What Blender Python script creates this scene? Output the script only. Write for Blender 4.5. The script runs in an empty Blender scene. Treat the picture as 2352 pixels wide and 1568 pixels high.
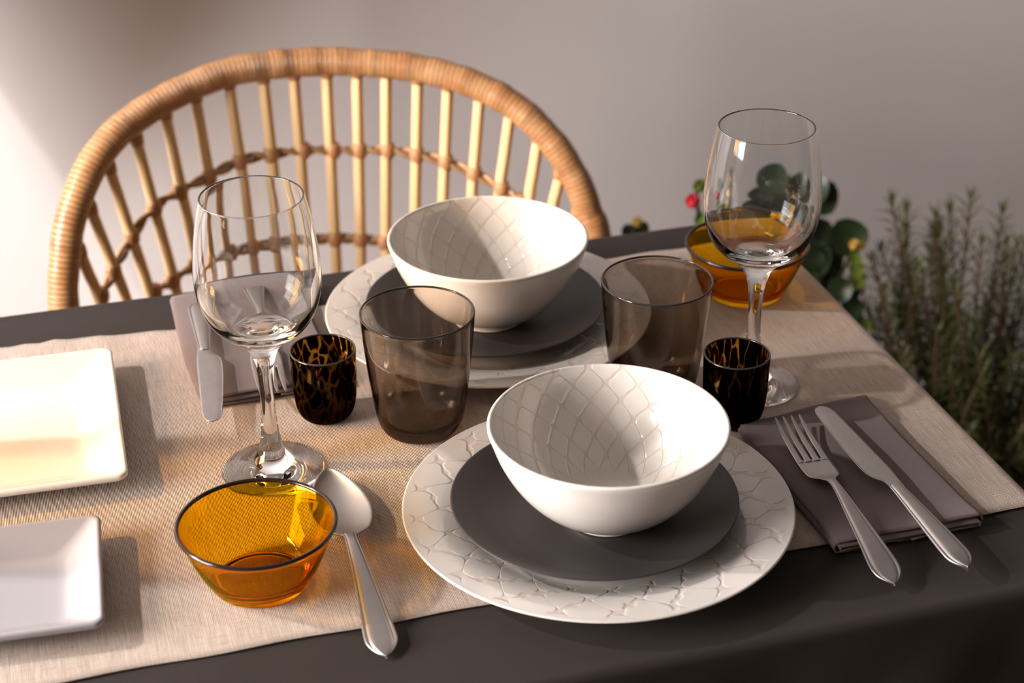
import bpy, bmesh, math, random
from mathutils import Vector, Matrix
from mathutils import noise as mnoise
C = bpy.context.scene.collection
PI = math.pi
ZT = 0.75           # height of the table surface above the floor
random.seed(7)

# ------------------------------------------------------------------ materials
def mat(name):
    m = bpy.data.materials.new(name); m.use_nodes = True
    nt = m.node_tree
    return m, nt, nt.nodes, nt.links, nt.nodes['Principled BSDF']

def node(nt, typ, **kw):
    n = nt.nodes.new(typ)
    for k, v in kw.items():
        if k.startswith('i_'): n.inputs[k[2:].replace('_', ' ')].default_value = v
        else: setattr(n, k, v)
    return n

def math_n(nt, op, a, b=None, c=None, clamp=False):
    n = nt.nodes.new('ShaderNodeMath'); n.operation = op; n.use_clamp = clamp
    for i, v in enumerate((a, b, c)):
        if v is None: continue
        if isinstance(v, (int, float)): n.inputs[i].default_value = v
        else: nt.links.new(v, n.inputs[i])
    return n.outputs[0]

def mixc(nt, f, a, b, blend='MIX'):
    n = nt.nodes.new('ShaderNodeMix'); n.data_type = 'RGBA'; n.blend_type = blend
    if isinstance(f, (int, float)): n.inputs[0].default_value = f
    else: nt.links.new(f, n.inputs[0])
    for i, v in ((6, a), (7, b)):
        if isinstance(v, tuple): n.inputs[i].default_value = (*v, 1) if len(v) == 3 else v
        else: nt.links.new(v, n.inputs[i])
    return n.outputs[2]

def smooth(nt, v, lo, hi):
    n = nt.nodes.new('ShaderNodeMapRange'); n.interpolation_type = 'SMOOTHSTEP'
    n.inputs[1].default_value = lo; n.inputs[2].default_value = hi
    nt.links.new(v, n.inputs[0]); return n.outputs[0]

def coords(nt, kind='Object'):
    tc = nt.nodes.new('ShaderNodeTexCoord')
    sp = nt.nodes.new('ShaderNodeSeparateXYZ'); nt.links.new(tc.outputs[kind], sp.inputs[0])
    return tc.outputs[kind], sp.outputs

def noise_t(nt, vec, scale, detail=2, rough=.5, stretch=None):
    n = nt.nodes.new('ShaderNodeTexNoise'); n.inputs['Scale'].default_value = scale
    n.inputs['Detail'].default_value = detail; n.inputs['Roughness'].default_value = rough
    if stretch:
        mp = nt.nodes.new('ShaderNodeMapping'); mp.inputs['Scale'].default_value = stretch
        nt.links.new(vec, mp.inputs[0]); vec = mp.outputs[0]
    nt.links.new(vec, n.inputs['Vector']); return n.outputs[0]

def bump(nt, h, dist, strength=1.0):
    b = nt.nodes.new('ShaderNodeBump'); b.inputs['Distance'].default_value = dist
    b.inputs['Strength'].default_value = strength
    nt.links.new(h, b.inputs['Height']); return b.outputs[0]

def plain(name, col, rough=.5, metal=0., **kw):
    m, nt, N, Lk, P = mat(name)
    P.inputs['Base Color'].default_value = (*col, 1); P.inputs['Roughness'].default_value = rough
    P.inputs['Metallic'].default_value = metal
    for k, v in kw.items(): P.inputs[k.replace('_', ' ')].default_value = v
    return m

def m_wall():
    m, nt, N, Lk, P = mat('painted_plaster')
    vec, s = coords(nt)
    n1 = noise_t(nt, vec, 2.2, 3); n2 = noise_t(nt, vec, 260, 4, .6)
    c = mixc(nt, n1, (.645, .592, .578), (.68, .628, .614))
    Lk.new(c, P.inputs['Base Color']); P.inputs['Roughness'].default_value = .85
    Lk.new(bump(nt, n2, .0012, .5), P.inputs['Normal'])
    return m

def m_floor():
    m, nt, N, Lk, P = mat('dark_floor_boards')
    vec, s = coords(nt)
    pl = math_n(nt, 'FRACT', math_n(nt, 'MULTIPLY', s[1], 7.0))
    gap = math_n(nt, 'LESS_THAN', pl, .03)
    n1 = noise_t(nt, vec, 9, 5, .6, (1, 12, 1))
    c = mixc(nt, n1, (.09, .05, .035), (.17, .10, .07))
    c = mixc(nt, gap, c, (.01, .007, .005))
    Lk.new(c, P.inputs['Base Color']); P.inputs['Roughness'].default_value = .45
    return m

def m_cloth():
    m, nt, N, Lk, P = mat('charcoal_tablecloth')
    vec, s = coords(nt, 'UV')
    a = math_n(nt, 'SINE', math_n(nt, 'MULTIPLY', s[0], 2 * PI / .0007))
    b = math_n(nt, 'SINE', math_n(nt, 'MULTIPLY', s[1], 2 * PI / .0007))
    w = math_n(nt, 'MULTIPLY', a, b)
    n1 = noise_t(nt, vec, 14, 4, .6); n2 = noise_t(nt, vec, 900, 2)
    c = mixc(nt, n1, (.025, .0185, .0155), (.036, .0275, .0235))
    c = mixc(nt, math_n(nt, 'MULTIPLY', n2, .5), c, (.021, .016, .015))
    Lk.new(c, P.inputs['Base Color']); P.inputs['Roughness'].default_value = .8
    P.inputs['Sheen Weight'].default_value = .03; P.inputs['Sheen Roughness'].default_value = .35
    P.inputs['Specular IOR Level'].default_value = .12
    Lk.new(bump(nt, w, .0002, .4), P.inputs['Normal'])
    return m

def m_runner():
    m, nt, N, Lk, P = mat('natural_linen_weave')
    vec, s = coords(nt, 'UV')
    wob = math_n(nt, 'MULTIPLY', noise_t(nt, vec, 60, 2), 1.6)
    a = math_n(nt, 'SINE', math_n(nt, 'ADD', math_n(nt, 'MULTIPLY', s[0], 2 * PI / .00108), wob))
    b = math_n(nt, 'SINE', math_n(nt, 'ADD', math_n(nt, 'MULTIPLY', s[1], 2 * PI / .00125), wob))
    n_str = noise_t(nt, vec, 1.0, 4, .7, (55, 900, 1))      # slubs along the weft
    n_warp = noise_t(nt, vec, 1.0, 3, .6, (900, 40, 1))
    n_big = noise_t(nt, vec, 16, 4, .6)
    f = math_n(nt, 'ADD', math_n(nt, 'MULTIPLY', a, .5), math_n(nt, 'MULTIPLY', b, .26))
    f = math_n(nt, 'ADD', f, math_n(nt, 'MULTIPLY', math_n(nt, 'SUBTRACT', n_warp, .5), 1.3))
    gap = smooth(nt, f, -.62, .42)
    c = mixc(nt, n_str, (.44, .345, .285), (.72, .635, .575))
    c = mixc(nt, smooth(nt, n_big, .3, .75), c, mixc(nt, .35, c, (.50, .40, .335)))
    c = mixc(nt, gap, (.20, .125, .088), c)
    sl = smooth(nt, n_str, .42, .30)
    c = mixc(nt, math_n(nt, 'MULTIPLY', sl, .6), c, (.22, .14, .10))
    Lk.new(c, P.inputs['Base Color']); P.inputs['Roughness'].default_value = .9
    P.inputs['Specular IOR Level'].default_value = .2; P.inputs['Sheen Weight'].default_value = .08
    h = math_n(nt, 'ADD', f, math_n(nt, 'MULTIPLY', n_str, 1.2))
    Lk.new(bump(nt, h, .00035, .6), P.inputs['Normal'])
    return m

def m_napkin(name, c0, c1):
    m, nt, N, Lk, P = mat(name)
    vec, s = coords(nt)
    a = math_n(nt, 'SINE', math_n(nt, 'MULTIPLY', math_n(nt, 'ADD', s[0], s[1]), 2 * PI / .0008))
    b = math_n(nt, 'SINE', math_n(nt, 'MULTIPLY', math_n(nt, 'SUBTRACT', s[0], s[1]), 2 * PI / .0008))
    w = math_n(nt, 'MULTIPLY', a, b)
    n1 = noise_t(nt, vec, 40, 4, .6); n2 = noise_t(nt, vec, 1300, 2)
    c = mixc(nt, n1, c0, c1); c = mixc(nt, math_n(nt, 'MULTIPLY', n2, .5), c, tuple(x * .6 for x in c0))
    Lk.new(c, P.inputs['Base Color']); P.inputs['Roughness'].default_value = .85
    P.inputs['Sheen Weight'].default_value = .25; P.inputs['Specular IOR Level'].default_value = .2
    Lk.new(bump(nt, w, .00025, .5), P.inputs['Normal'])
    return m

def lattice(nt, X, Y, vec, warp, bend=.55, wd=.26):
    """wavy ogee lattice; returns line strength 0..1"""
    n = noise_t(nt, vec, 55, 2); n = math_n(nt, 'MULTIPLY', math_n(nt, 'SUBTRACT', n, .5), warp)
    x = math_n(nt, 'ADD', math_n(nt, 'MULTIPLY', X, 2 * PI), n)
    y = math_n(nt, 'ADD', math_n(nt, 'MULTIPLY', Y, 2 * PI), n)
    x2 = math_n(nt, 'ADD', x, math_n(nt, 'MULTIPLY', math_n(nt, 'SINE', math_n(nt, 'MULTIPLY', y, 2.0)), bend))
    y2 = math_n(nt, 'ADD', y, math_n(nt, 'MULTIPLY', math_n(nt, 'SINE', math_n(nt, 'MULTIPLY', x, 2.0)), bend))
    p = math_n(nt, 'ABSOLUTE', math_n(nt, 'ADD', math_n(nt, 'COSINE', x2), math_n(nt, 'COSINE', y2)))
    return smooth(nt, p, wd, .0)

def m_stoneware(name, mode):
    """glazed cream stoneware with a pressed lattice; the glaze pools greyer-brown in the grooves"""
    m, nt, N, Lk, P = mat(name)
    vec, s = coords(nt)
    rad = math_n(nt, 'SQRT', math_n(nt, 'ADD', math_n(nt, 'MULTIPLY', s[0], s[0]), math_n(nt, 'MULTIPLY', s[1], s[1])))
    ang = math_n(nt, 'ARCTAN2', s[1], s[0])
    if mode == 'bowl':
        X = math_n(nt, 'MULTIPLY', ang, 20 / (2 * PI)); Y = math_n(nt, 'POWER', math_n(nt, 'MULTIPLY', s[2], 1 / .0735), .75)
        Y = math_n(nt, 'MULTIPLY', Y, 4.0)
        ln = lattice(nt, X, Y, vec, .7, .32, .30)
        tc = nt.nodes.new('ShaderNodeUVMap'); sp = nt.nodes.new('ShaderNodeSeparateXYZ'); Lk.new(tc.outputs[0], sp.inputs[0])
        inner = math_n(nt, 'GREATER_THAN', sp.outputs[1], .5)
        keep = math_n(nt, 'MULTIPLY', inner, smooth(nt, s[2], .010, .016))
        dist, k = .00035, .34
    else:
        X = math_n(nt, 'MULTIPLY', ang, 21 / (2 * PI)); Y = math_n(nt, 'MULTIPLY', rad, 1 / .036)
        ln = lattice(nt, X, Y, vec, 2.2, .46, .17)
        keep = math_n(nt, 'MULTIPLY', smooth(nt, rad, .134, .129), smooth(nt, rad, .080, .086))
        dist, k = .0005, .30
    ln = math_n(nt, 'MULTIPLY', ln, keep)
    n0 = noise_t(nt, vec, 30, 3)
    base = mixc(nt, n0, (.565, .515, .475), (.60, .555, .515)) if mode == 'bowl' else mixc(nt, n0, (.50, .457, .425), (.53, .488, .455))
    c = mixc(nt, math_n(nt, 'MULTIPLY', ln, k), base, (.42, .32, .265))
    Lk.new(c, P.inputs['Base Color']); P.inputs['Roughness'].default_value = .16
    P.inputs['Coat Weight'].default_value = .25; P.inputs['Coat Roughness'].default_value = .06
    n1 = noise_t(nt, vec, 70, 2)
    h = math_n(nt, 'ADD', math_n(nt, 'MULTIPLY', ln, -1.0), math_n(nt, 'MULTIPLY', n1, .5))
    Lk.new(bump(nt, h, dist, .7), P.inputs['Normal'])
    return m

def m_steel():
    m, nt, N, Lk, P = mat('satin_stainless_steel')
    vec, s = coords(nt)
    n1 = noise_t(nt, vec, 1, 4, .7, (60, 900, 60)); n2 = noise_t(nt, vec, 90, 5, .7)
    c = mixc(nt, n2, (.32, .297, .288), (.41, .385, .375))
    Lk.new(c, P.inputs['Base Color']); P.inputs['Metallic'].default_value = 1
    r = math_n(nt, 'ADD', math_n(nt, 'MULTIPLY', n1, .16), .32)
    Lk.new(r, P.inputs['Roughness'])
    Lk.new(bump(nt, n1, .00005, .4), P.inputs['Normal'])
    return m

def m_glass(name, col, ior=1.5):
    m, nt, N, Lk, P = mat(name)
    nt.nodes.remove(P)
    g = nt.nodes.new('ShaderNodeBsdfGlass'); g.inputs['Color'].default_value = (*col, 1)
    g.inputs['Roughness'].default_value = 0; g.inputs['IOR'].default_value = ior
    Lk.new(g.outputs[0], nt.nodes['Material Output'].inputs[0])
    return m

def m_smoke(name, lo, hi, h0, h1):
    """smoked glass, thicker and so darker towards the base"""
    m = m_glass(name, hi); nt = m.node_tree; vec, s = coords(nt)
    g = [n for n in nt.nodes if n.type == 'BSDF_GLASS'][0]
    nt.links.new(mixc(nt, smooth(nt, s[2], h0, h1), lo, hi), g.inputs['Color'])
    return m

def m_film(name, col):
    """thin-walled tinted glass: passes light straight through, reflects at the surface"""
    m, nt, N, Lk, P = mat(name)
    nt.nodes.remove(P)
    t = nt.nodes.new('ShaderNodeBsdfTransparent'); t.inputs[0].default_value = (*col, 1)
    g = nt.nodes.new('ShaderNodeBsdfGlossy'); g.inputs['Roughness'].default_value = .02
    f = nt.nodes.new('ShaderNodeFresnel'); f.inputs[0].default_value = 1.45
    x = nt.nodes.new('ShaderNodeMixShader'); Lk.new(f.outputs[0], x.inputs[0]); Lk.new(t.outputs[0], x.inputs[1]); Lk.new(g.outputs[0], x.inputs[2])
    Lk.new(x.outputs[0], nt.nodes['Material Output'].inputs[0])
    return m

def m_tortoise(stretch, seed, wv=1.0):
    m, nt, N, Lk, P = mat('tortoiseshell_glass')
    vec, s = coords(nt)
    ang = math_n(nt, 'ARCTAN2', s[1], s[0])
    cb = nt.nodes.new('ShaderNodeCombineXYZ')
    Lk.new(math_n(nt, 'MULTIPLY', math_n(nt, 'COSINE', ang), .025), cb.inputs[0])
    Lk.new(math_n(nt, 'MULTIPLY', math_n(nt, 'SINE', ang), .025), cb.inputs[1])
    Lk.new(math_n(nt, 'ADD', math_n(nt, 'MULTIPLY', s[2], stretch), seed), cb.inputs[2])
    v = nt.nodes.new('ShaderNodeTexVoronoi'); v.feature = 'DISTANCE_TO_EDGE'; v.inputs['Scale'].default_value = 132
    nz = nt.nodes.new('ShaderNodeTexNoise'); nz.inputs['Scale'].default_value = 90
    Lk.new(cb.outputs[0], nz.inputs['Vector'])
    mx = nt.nodes.new('ShaderNodeMix'); mx.data_type = 'VECTOR'; mx.inputs[0].default_value = .012
    Lk.new(cb.outputs[0], mx.inputs[4]); Lk.new(nz.outputs[1], mx.inputs[5])
    Lk.new(mx.outputs[1], v.inputs['Vector'])
    f = smooth(nt, v.outputs[0], .03 * wv, .12 * wv)
    zf = smooth(nt, s[2], .008, .044)
    vein = mixc(nt, zf, (.22, .10, .03), (.80, .57, .20))
    c = mixc(nt, f, vein, (.075, .020, .006))
    nt.nodes.remove(P)
    g = nt.nodes.new('ShaderNodeBsdfGlass'); g.inputs['Roughness'].default_value = .02; g.inputs['IOR'].default_value = 1.5
    Lk.new(c, g.inputs['Color']); Lk.new(g.outputs[0], nt.nodes['Material Output'].inputs[0])
    return m

def m_rattan_wrap():
    m, nt, N, Lk, P = mat('wrapped_rattan')
    vec, s = coords(nt, 'UV')
    n0 = noise_t(nt, vec, 1.0, 3, .6, (30, 1.5, 1))
    a = math_n(nt, 'FRACT', math_n(nt, 'ADD', math_n(nt, 'MULTIPLY', s[0], 1 / .0052), math_n(nt, 'MULTIPLY', n0, .8)))
    e = math_n(nt, 'ABSOLUTE', math_n(nt, 'SUBTRACT', a, .5))
    gr = smooth(nt, e, .33, .5)
    n1 = noise_t(nt, vec, 1.0, 4, .6, (420, 9, 1)); n2 = noise_t(nt, vec, 1.0, 3, .6, (26, 3, 1))
    c = mixc(nt, n1, (.25, .090, .026), (.47, .225, .088))
    c = mixc(nt, smooth(nt, n2, .35, .7), c, mixc(nt, .5, c, (.50, .29, .135)))
    n3 = noise_t(nt, vec, 1.0, 3, .7, (75, 1.2, 1))
    c = mixc(nt, math_n(nt, 'MULTIPLY', smooth(nt, n3, .50, .30), .65), c, (.17, .07, .025))
    c = mixc(nt, math_n(nt, 'MULTIPLY', gr, .75), c, (.15, .055, .02))
    Lk.new(c, P.inputs['Base Color']); P.inputs['Roughness'].default_value = .36
    h = math_n(nt, 'SUBTRACT', math_n(nt, 'MULTIPLY', n1, .25), gr)
    Lk.new(bump(nt, h, .0010, .9), P.inputs['Normal'])
    return m

def m_cane(name, c0, c1):
    m, nt, N, Lk, P = mat(name)
    vec, s = coords(nt, 'UV')
    n1 = noise_t(nt, vec, 1.0, 4, .6, (8, 160, 1)); n2 = noise_t(nt, vec, 12, 2)
    c = mixc(nt, n1, c0, c1)
    c = mixc(nt, math_n(nt, 'MULTIPLY', n2, .4), c, tuple(x * .75 for x in c0))
    Lk.new(c, P.inputs['Base Color']); P.inputs['Roughness'].default_value = .45
    return m

def m_leaf(name, c0, c1, rough=.5):
    m, nt, N, Lk, P = mat(name)
    vec, s = coords(nt)
    n1 = noise_t(nt, vec, 45, 3)
    Lk.new(mixc(nt, n1, c0, c1), P.inputs['Base Color']); P.inputs['Roughness'].default_value = rough
    P.inputs['Subsurface Weight'].default_value = 0
    return m

M = dict(
    wall=m_wall(), floor=m_floor(), cloth=m_cloth(), runner=m_runner(),
    nap=m_napkin('mauve_grey_linen', (.112, .074, .070), (.158, .108, .106)),
    charger=m_stoneware('cream_stoneware_plate', 'plate'), bowl=m_stoneware('cream_stoneware_bowl', 'bowl'),
    grey=plain('matte_charcoal_glaze', (.028, .0225, .022), .42, Specular_IOR_Level=.3),
    white=plain('white_glaze', (.68, .64, .59), .12, Coat_Weight=.3),
    greyplate=plain('pale_grey_glaze', (.285, .265, .275), .28),
    steel=m_steel(), clear=m_glass('clear_glass', (.985, .99, .99)),
    amber=m_glass('amber_glass', (.94, .695, .085)), paleamber=m_film('pale_amber_glass', (1.0, .73, .36)), darkrim=plain('painted_dark_lip', (.016, .007, .006), .16, Specular_IOR_Level=.35), smokerim=plain('smoked_glass_lip', (.03, .022, .018), .12, Specular_IOR_Level=.45), canvas=plain('shade_screen_grey', (.25, .24, .23), .9), smoke=m_smoke('smoked_glass', (.60, .54, .485), (.86, .82, .775), 0.0, .085),
    tortL=m_tortoise(.42, .3, 1.2), tortR=m_tortoise(.22, 1.7, .65),
    wrap=m_rattan_wrap(), cane=m_cane('pale_cane', (.60, .36, .15), (.78, .53, .27)),
    twist=m_cane('brown_twisted_cane', (.27, .125, .05), (.50, .29, .13)),
    bind=m_cane('cane_binding', (.34, .14, .05), (.52, .26, .11)),
    wood=plain('dark_wood', (.08, .05, .035), .5),
    paint=plain('white_window_paint', (.7, .68, .65), .4),
    rosem=m_leaf('rosemary_needles', (.036, .042, .008), (.098, .100, .021), .6),
    twig=m_leaf('brown_twig', (.07, .035, .018), (.14, .075, .04), .8),
    leaf=m_leaf('dark_round_leaf', (.008, .020, .006), (.022, .045, .012), .4),
    fresh=m_leaf('fresh_leaf', (.09, .16, .015), (.20, .26, .03), .5),
    red=m_leaf('red_petal', (.55, .015, .03), (.70, .03, .05), .5),
    yellow=m_leaf('yellow_petal', (.60, .42, .04), (.55, .30, .10), .5),
    pot=plain('dark_plastic_pot', (.030, .022, .022), .5), clay=plain('terracotta_pot', (.20, .085, .05), .8),
    soil=plain('potting_soil', (.02, .013, .009), .95),
)

# ------------------------------------------------------------------ objects
def link(name, me, m, parent=None, loc=None, smooth_=True):
    o = bpy.data.objects.new(name, me); C.objects.link(o)
    if m is not None: me.materials.append(m)
    if smooth_:
        me.polygons.foreach_set('use_smooth', [True] * len(me.polygons))
    if parent is not None: o.parent = parent
    if loc is not None: o.location = loc
    return o

def meshobj(name, V, F, m, parent=None, loc=None, uv=None, smooth_=True):
    me = bpy.data.meshes.new(name); me.from_pydata([tuple(v) for v in V], [], F)
    if uv is not None:
        L = me.uv_layers.new(name='UVMap')
        for p in me.polygons:
            for li, vi in zip(p.loop_indices, p.vertices): L.data[li].uv = uv[vi]
    me.update()
    return link(name, me, m, parent, loc, smooth_)

def tag(o, label=None, cat=None, group=None, kind=None):
    if label: o['label'] = label
    if cat: o['category'] = cat
    if group: o['group'] = group
    if kind: o['kind'] = kind
    return o

def empty(name, loc, rz=0):
    o = bpy.data.objects.new(name, None); C.objects.link(o); o.location = loc; o.rotation_euler = (0, 0, rz)
    o.empty_display_size = .02
    return o

def fix_normals(o):
    bm = bmesh.new(); bm.from_mesh(o.data); bmesh.ops.recalc_face_normals(bm, faces=bm.faces)
    bm.to_mesh(o.data); bm.free(); return o

def catmull(P, n):
    out = []
    Q = [P[0]] + list(P) + [P[-1]]
    for i in range(1, len(Q) - 2):
        for k in range(n):
            t = k / n
            out.append(tuple(.5 * (2 * b + (c - a) * t + (2 * a - 5 * b + 4 * c - d) * t * t + (3 * b - a - 3 * c + d) * t ** 3)
                             for a, b, c, d in zip(Q[i - 1], Q[i], Q[i + 1], Q[i + 2])))
    out.append(tuple(P[-1])); return out

def lathe(profile, seg=96, inner_from=None):
    """profile (r, z) from the axis round to the axis or open; returns V, F, UV (v=1 from index inner_from on)"""
    V, F, UV = [], [], []
    rows = []
    for j, (r, z) in enumerate(profile):
        uvv = 1.0 if (inner_from is not None and j >= inner_from) else 0.0
        if r < 1e-6:
            rows.append([len(V)]); V.append((0, 0, z)); UV.append((0, uvv))
        else:
            rows.append(list(range(len(V), len(V) + seg)))
            for i in range(seg):
                a = 2 * PI * i / seg; V.append((r * math.cos(a), r * math.sin(a), z)); UV.append((i / seg, uvv))
    for A, B in zip(rows[:-1], rows[1:]):
        if len(A) == 1 and len(B) == 1: continue
        for i in range(seg):
            k = (i + 1) % seg
            if len(A) == 1: F.append((A[0], B[k], B[i]))
            elif len(B) == 1: F.append((A[i], A[k], B[0]))
            else: F.append((A[i], A[k], B[k], B[i]))
    return V, F, UV

def tube(path, rad, seg=12, closed_ends=True, rot=0):
    """path list of Vector; rad float or list; returns V, F, UV with u = length along the path"""
    V, F, UV = [], [], []
    n = len(path); path = [Vector(p) for p in path]
    T = [(path[min(i + 1, n - 1)] - path[max(i - 1, 0)]).normalized() for i in range(n)]
    ref = Vector((0, 0, 1)) if abs(T[0].z) < .9 else Vector((1, 0, 0))
    N = T[0].cross(ref).normalized(); ln = 0
    for i in range(n):
        if i: ln += (path[i] - path[i - 1]).length
        N = (N - T[i] * N.dot(T[i])).normalized(); B = T[i].cross(N)
        r = rad[i] if isinstance(rad, (list, tuple)) else rad
        for k in range(seg + 1):
            a = 2 * PI * k / seg + rot
            V.append(path[i] + (N * math.cos(a) + B * math.sin(a)) * r); UV.append((ln, k / seg))
    w = seg + 1
    for i in range(n - 1):
        for k in range(seg):
            F.append((i * w + k, i * w + k + 1, (i + 1) * w + k + 1, (i + 1) * w + k))
    if closed_ends:
        F.append(tuple(range(seg - 1, -1, -1))); F.append(tuple((n - 1) * w + k for k in range(seg)))
    return V, F, UV

class MB:
    def __init__(s): s.V, s.F, s.U = [], [], []
    def add(s, V, F, UV=None):
        b = len(s.V); s.V += [tuple(v) for v in V]; s.F += [tuple(i + b for i in f) for f in F]
        s.U += list(UV) if UV else [(0, 0)] * len(V)
        return s
    def box(s, c, h):
        x, y, z = c; a, b, d = h
        V = [(x + i * a, y + j * b, z + k * d) for i in (-1, 1) for j in (-1, 1) for k in (-1, 1)]
        return s.add(V, [(0, 1, 3, 2), (4, 6, 7, 5), (0, 4, 5, 1), (2, 3, 7, 6), (0, 2, 6, 4), (1, 5, 7, 3)])
    def build(s, name, m, parent=None, loc=None, smooth_=True):
        return meshobj(name, s.V, s.F, m, parent, loc, s.U, smooth_)

def caster(o, rec=False):
    o.cycles.is_caustics_caster = True
    if rec: o.cycles.is_caustics_receiver = True

KEY, WIN, AMB, EXPO = 142.0, 430.0, .18, .08

# ------------------------------------------------------------------ the room
def structure(name, V, F, m, uv=None):
    o = meshobj(name, V, F, m, uv=uv, smooth_=False); o['kind'] = 'structure'; return o
b = MB().box((0, .2, -.02), (3.2, 3.2, .02)); o = b.build('floor', M['floor'], smooth_=False); o['kind'] = 'structure'
b = MB().box((.45, 2.20, 1.3), (2.75, .05, 1.32)); o = b.build('wall_back', M['wall'], smooth_=False); o['kind'] = 'structure'
b = MB().box((.45, 2.142, .05), (2.75, .008, .05)); o = b.build('baseboard_back', M['paint'], smooth_=False); o['kind'] = 'structure'
# left wall with a window opening (v 0.2..1.7, z 0.9..2.2)
b = MB(); X = -2.35
b.box((X, -1.35, 1.3), (.05, 1.45, 1.3)); b.box((X, 1.925, 1.3), (.05, .225, 1.3))
b.box((X, .9, .425), (.05, .80, .425)); b.box((X, .9, 2.425), (.05, .80, .175))
o = b.build('wall_left', M['wall'], smooth_=False); o['kind'] = 'structure'
b = MB()
b.box((X, .13, 1.55), (.04, .03, .70)); b.box((X, 1.67, 1.55), (.04, .03, .70))
b.box((X, .9, .88), (.04, .80, .03)); b.box((X, .9, 2.22), (.04, .80, .03)); b.box((X, .9, 1.55), (.02, .03, .64)); b.box((X, .9, 1.72), (.02, .74, .02))
o = b.build('window_1', M['paint'], smooth_=False); o['kind'] = 'structure'

# ------------------------------------------------------------------ table
TU0, TU1, TV0, TV1 = -.75, .664, .866, 1.465
tb = empty('dining_table', (0, 0, 0))
tag(tb, 'dark wooden dining table hidden under the charcoal tablecloth', 'table')
cu, cv = (TU0 + TU1) / 2, (TV0 + TV1) / 2
MB().box((cu, cv, ZT - .0185), ((TU1 - TU0) / 2 - .008, (TV1 - TV0) / 2 - .008, .0142)).build('tabletop', M['wood'], tb, smooth_=False)
for su in (-1, 1):
    for sv in (-1, 1):
        MB().box((cu + su * .64, cv + sv * .23, (ZT - .0327) / 2), (.025, .025, (ZT - .0327) / 2)).build('leg', M['wood'], tb, smooth_=False)

def drape(a, b_, u0, u1, v0, v1, z0, R, wav, sides='lrfb', top=None):
    """flat cloth point (a,b_) -> draped point over the box edge"""
    ea = eb = 0; sa = sb = 0
    if a > u1 and 'r' in sides: ea = a - u1; sa = 1
    elif a < u0 and 'l' in sides: ea = u0 - a; sa = -1
    if b_ > v1 and 'b' in sides: eb = b_ - v1; sb = 1
    elif b_ < v0 and 'f' in sides: eb = v0 - b_; sb = -1
    e = math.hypot(ea, eb)
    if e == 0:
        return (a, b_, z0 + (top(a, b_) if top else 0))
    dx, dy = sa * ea / e, sb * eb / e
    q = R * PI / 2
    if e < q: out, dn = R * math.sin(e / R), R * (1 - math.cos(e / R))
    else: out, dn = R + wav(a, b_, e - q), R + (e - q)
    return (min(max(a, u0), u1) + dx * out, min(max(b_, v0), v1) + dy * out, z0 - dn)

def axis_pts(lo, hi, e0, e1, step_in, fine, span):
    """coordinates from e0 to e1, fine around lo and hi"""
    s = set(); x = e0
    while x < e1:
        s.add(round(x, 5)); x += fine if (abs(x - lo) < span or abs(x - hi) < span) else step_in
    s.add(e1); return sorted(s)

def cloth(name, m, u0, u1, v0, v1, ext, z0, R, wav, thick, step=.02, top=None, edge=None):
    l, r, f, bk = ext
    A = axis_pts(u0, u1, u0 - l, u1 + r, step, .003, .02); B = axis_pts(v0, v1, v0 - f, v1 + bk, step, .003, .02)
    V, UV = [], []
    for b_ in B:
        for a in A:
            aa, bb = edge(a, b_) if edge else (a, b_)
            V.append(drape(aa, bb, u0, u1, v0, v1, z0, R, wav, top=top)); UV.append((a, b_))
    w = len(A)
    F = [(j * w + i, j * w + i + 1, (j + 1) * w + i + 1, (j + 1) * w + i) for j in range(len(B) - 1) for i in range(w - 1)]
    o = meshobj(name, V, F, m, uv=UV)
    so = o.modifiers.new('thick', 'SOLIDIFY'); so.thickness = thick; so.offset = -1
    return o

def wav_t(a, b_, d):
    k = min(d / .12, 1.0)
    return k * (.010 + .009 * math.sin(a * 31 + b_ * 27 + 1.0) + .005 * math.sin(a * 67 - b_ * 59))
def top_t(a, b_):
    return -.0005 + .0005 * mnoise.noise((a * 9, b_ * 14, 0))
o = cloth('tablecloth', M['cloth'], TU0, TU1, TV0, TV1, (.28, .28, .28, .28), ZT, .008, wav_t, .0022, top=top_t)
tag(o, 'charcoal grey tablecloth draped over the dining table', 'tablecloth')

def wav_r(a, b_, d): return .0022 + wav_t(a, b_, d)
def top_r(a, b_):
    w = math.exp(-((b_ - 1.40) / .035) ** 2) * .0018 * max(0, min(1, (.10 - a) / .02))
    return .0002 + w * max(0, math.sin(a * 170 + 3 * mnoise.noise((a * 20, 0, 0)))) + .0003 * (1 + mnoise.noise((a * 16, b_ * 30, 3)))
def edge_r(a, b_):
    if b_ > 1.30:
        k = (b_ - 1.30) / .1085
        tgt = 1.4075 - .011 * math.exp(-((a - .13) / .10) ** 2) + .013 * max(0, min(1, (a - .25) / .28)) + .0012 * math.sin(a * 95)
        return a, 1.30 + k * (tgt - 1.30)
    return a, b_ + (.0008 * math.sin(a * 60) if b_ < .96 else 0)
RV0, RV1 = .9475, 1.4085
A = axis_pts(TU0, TU1, -.70, TU1 + .22, .012, .002, .016)
nb = 60; V, UV = [], []
for j in range(nb + 1):
    b_ = RV0 + (RV1 - RV0) * j / nb
    for a in A:
        aa, bb = edge_r(a, b_)
        V.append(drape(aa, bb, TU0, TU1, -9, 9, ZT + .0012, .0095, wav_r, top=top_r)); UV.append((a, b_))
w = len(A)
F = [(j * w + i, j * w + i + 1, (j + 1) * w + i + 1, (j + 1) * w + i) for j in range(nb) for i in range(w - 1)]
o = meshobj('table_runner', V, F, M['runner'], uv=UV)
so = o.modifiers.new('thick', 'SOLIDIFY'); so.thickness = .0008; so.offset = -1
tag(o, 'beige linen table runner lying along the charcoal tablecloth', 'table runner')
RUNNER = o
ZR = ZT + .0021      # top of the runner

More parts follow.
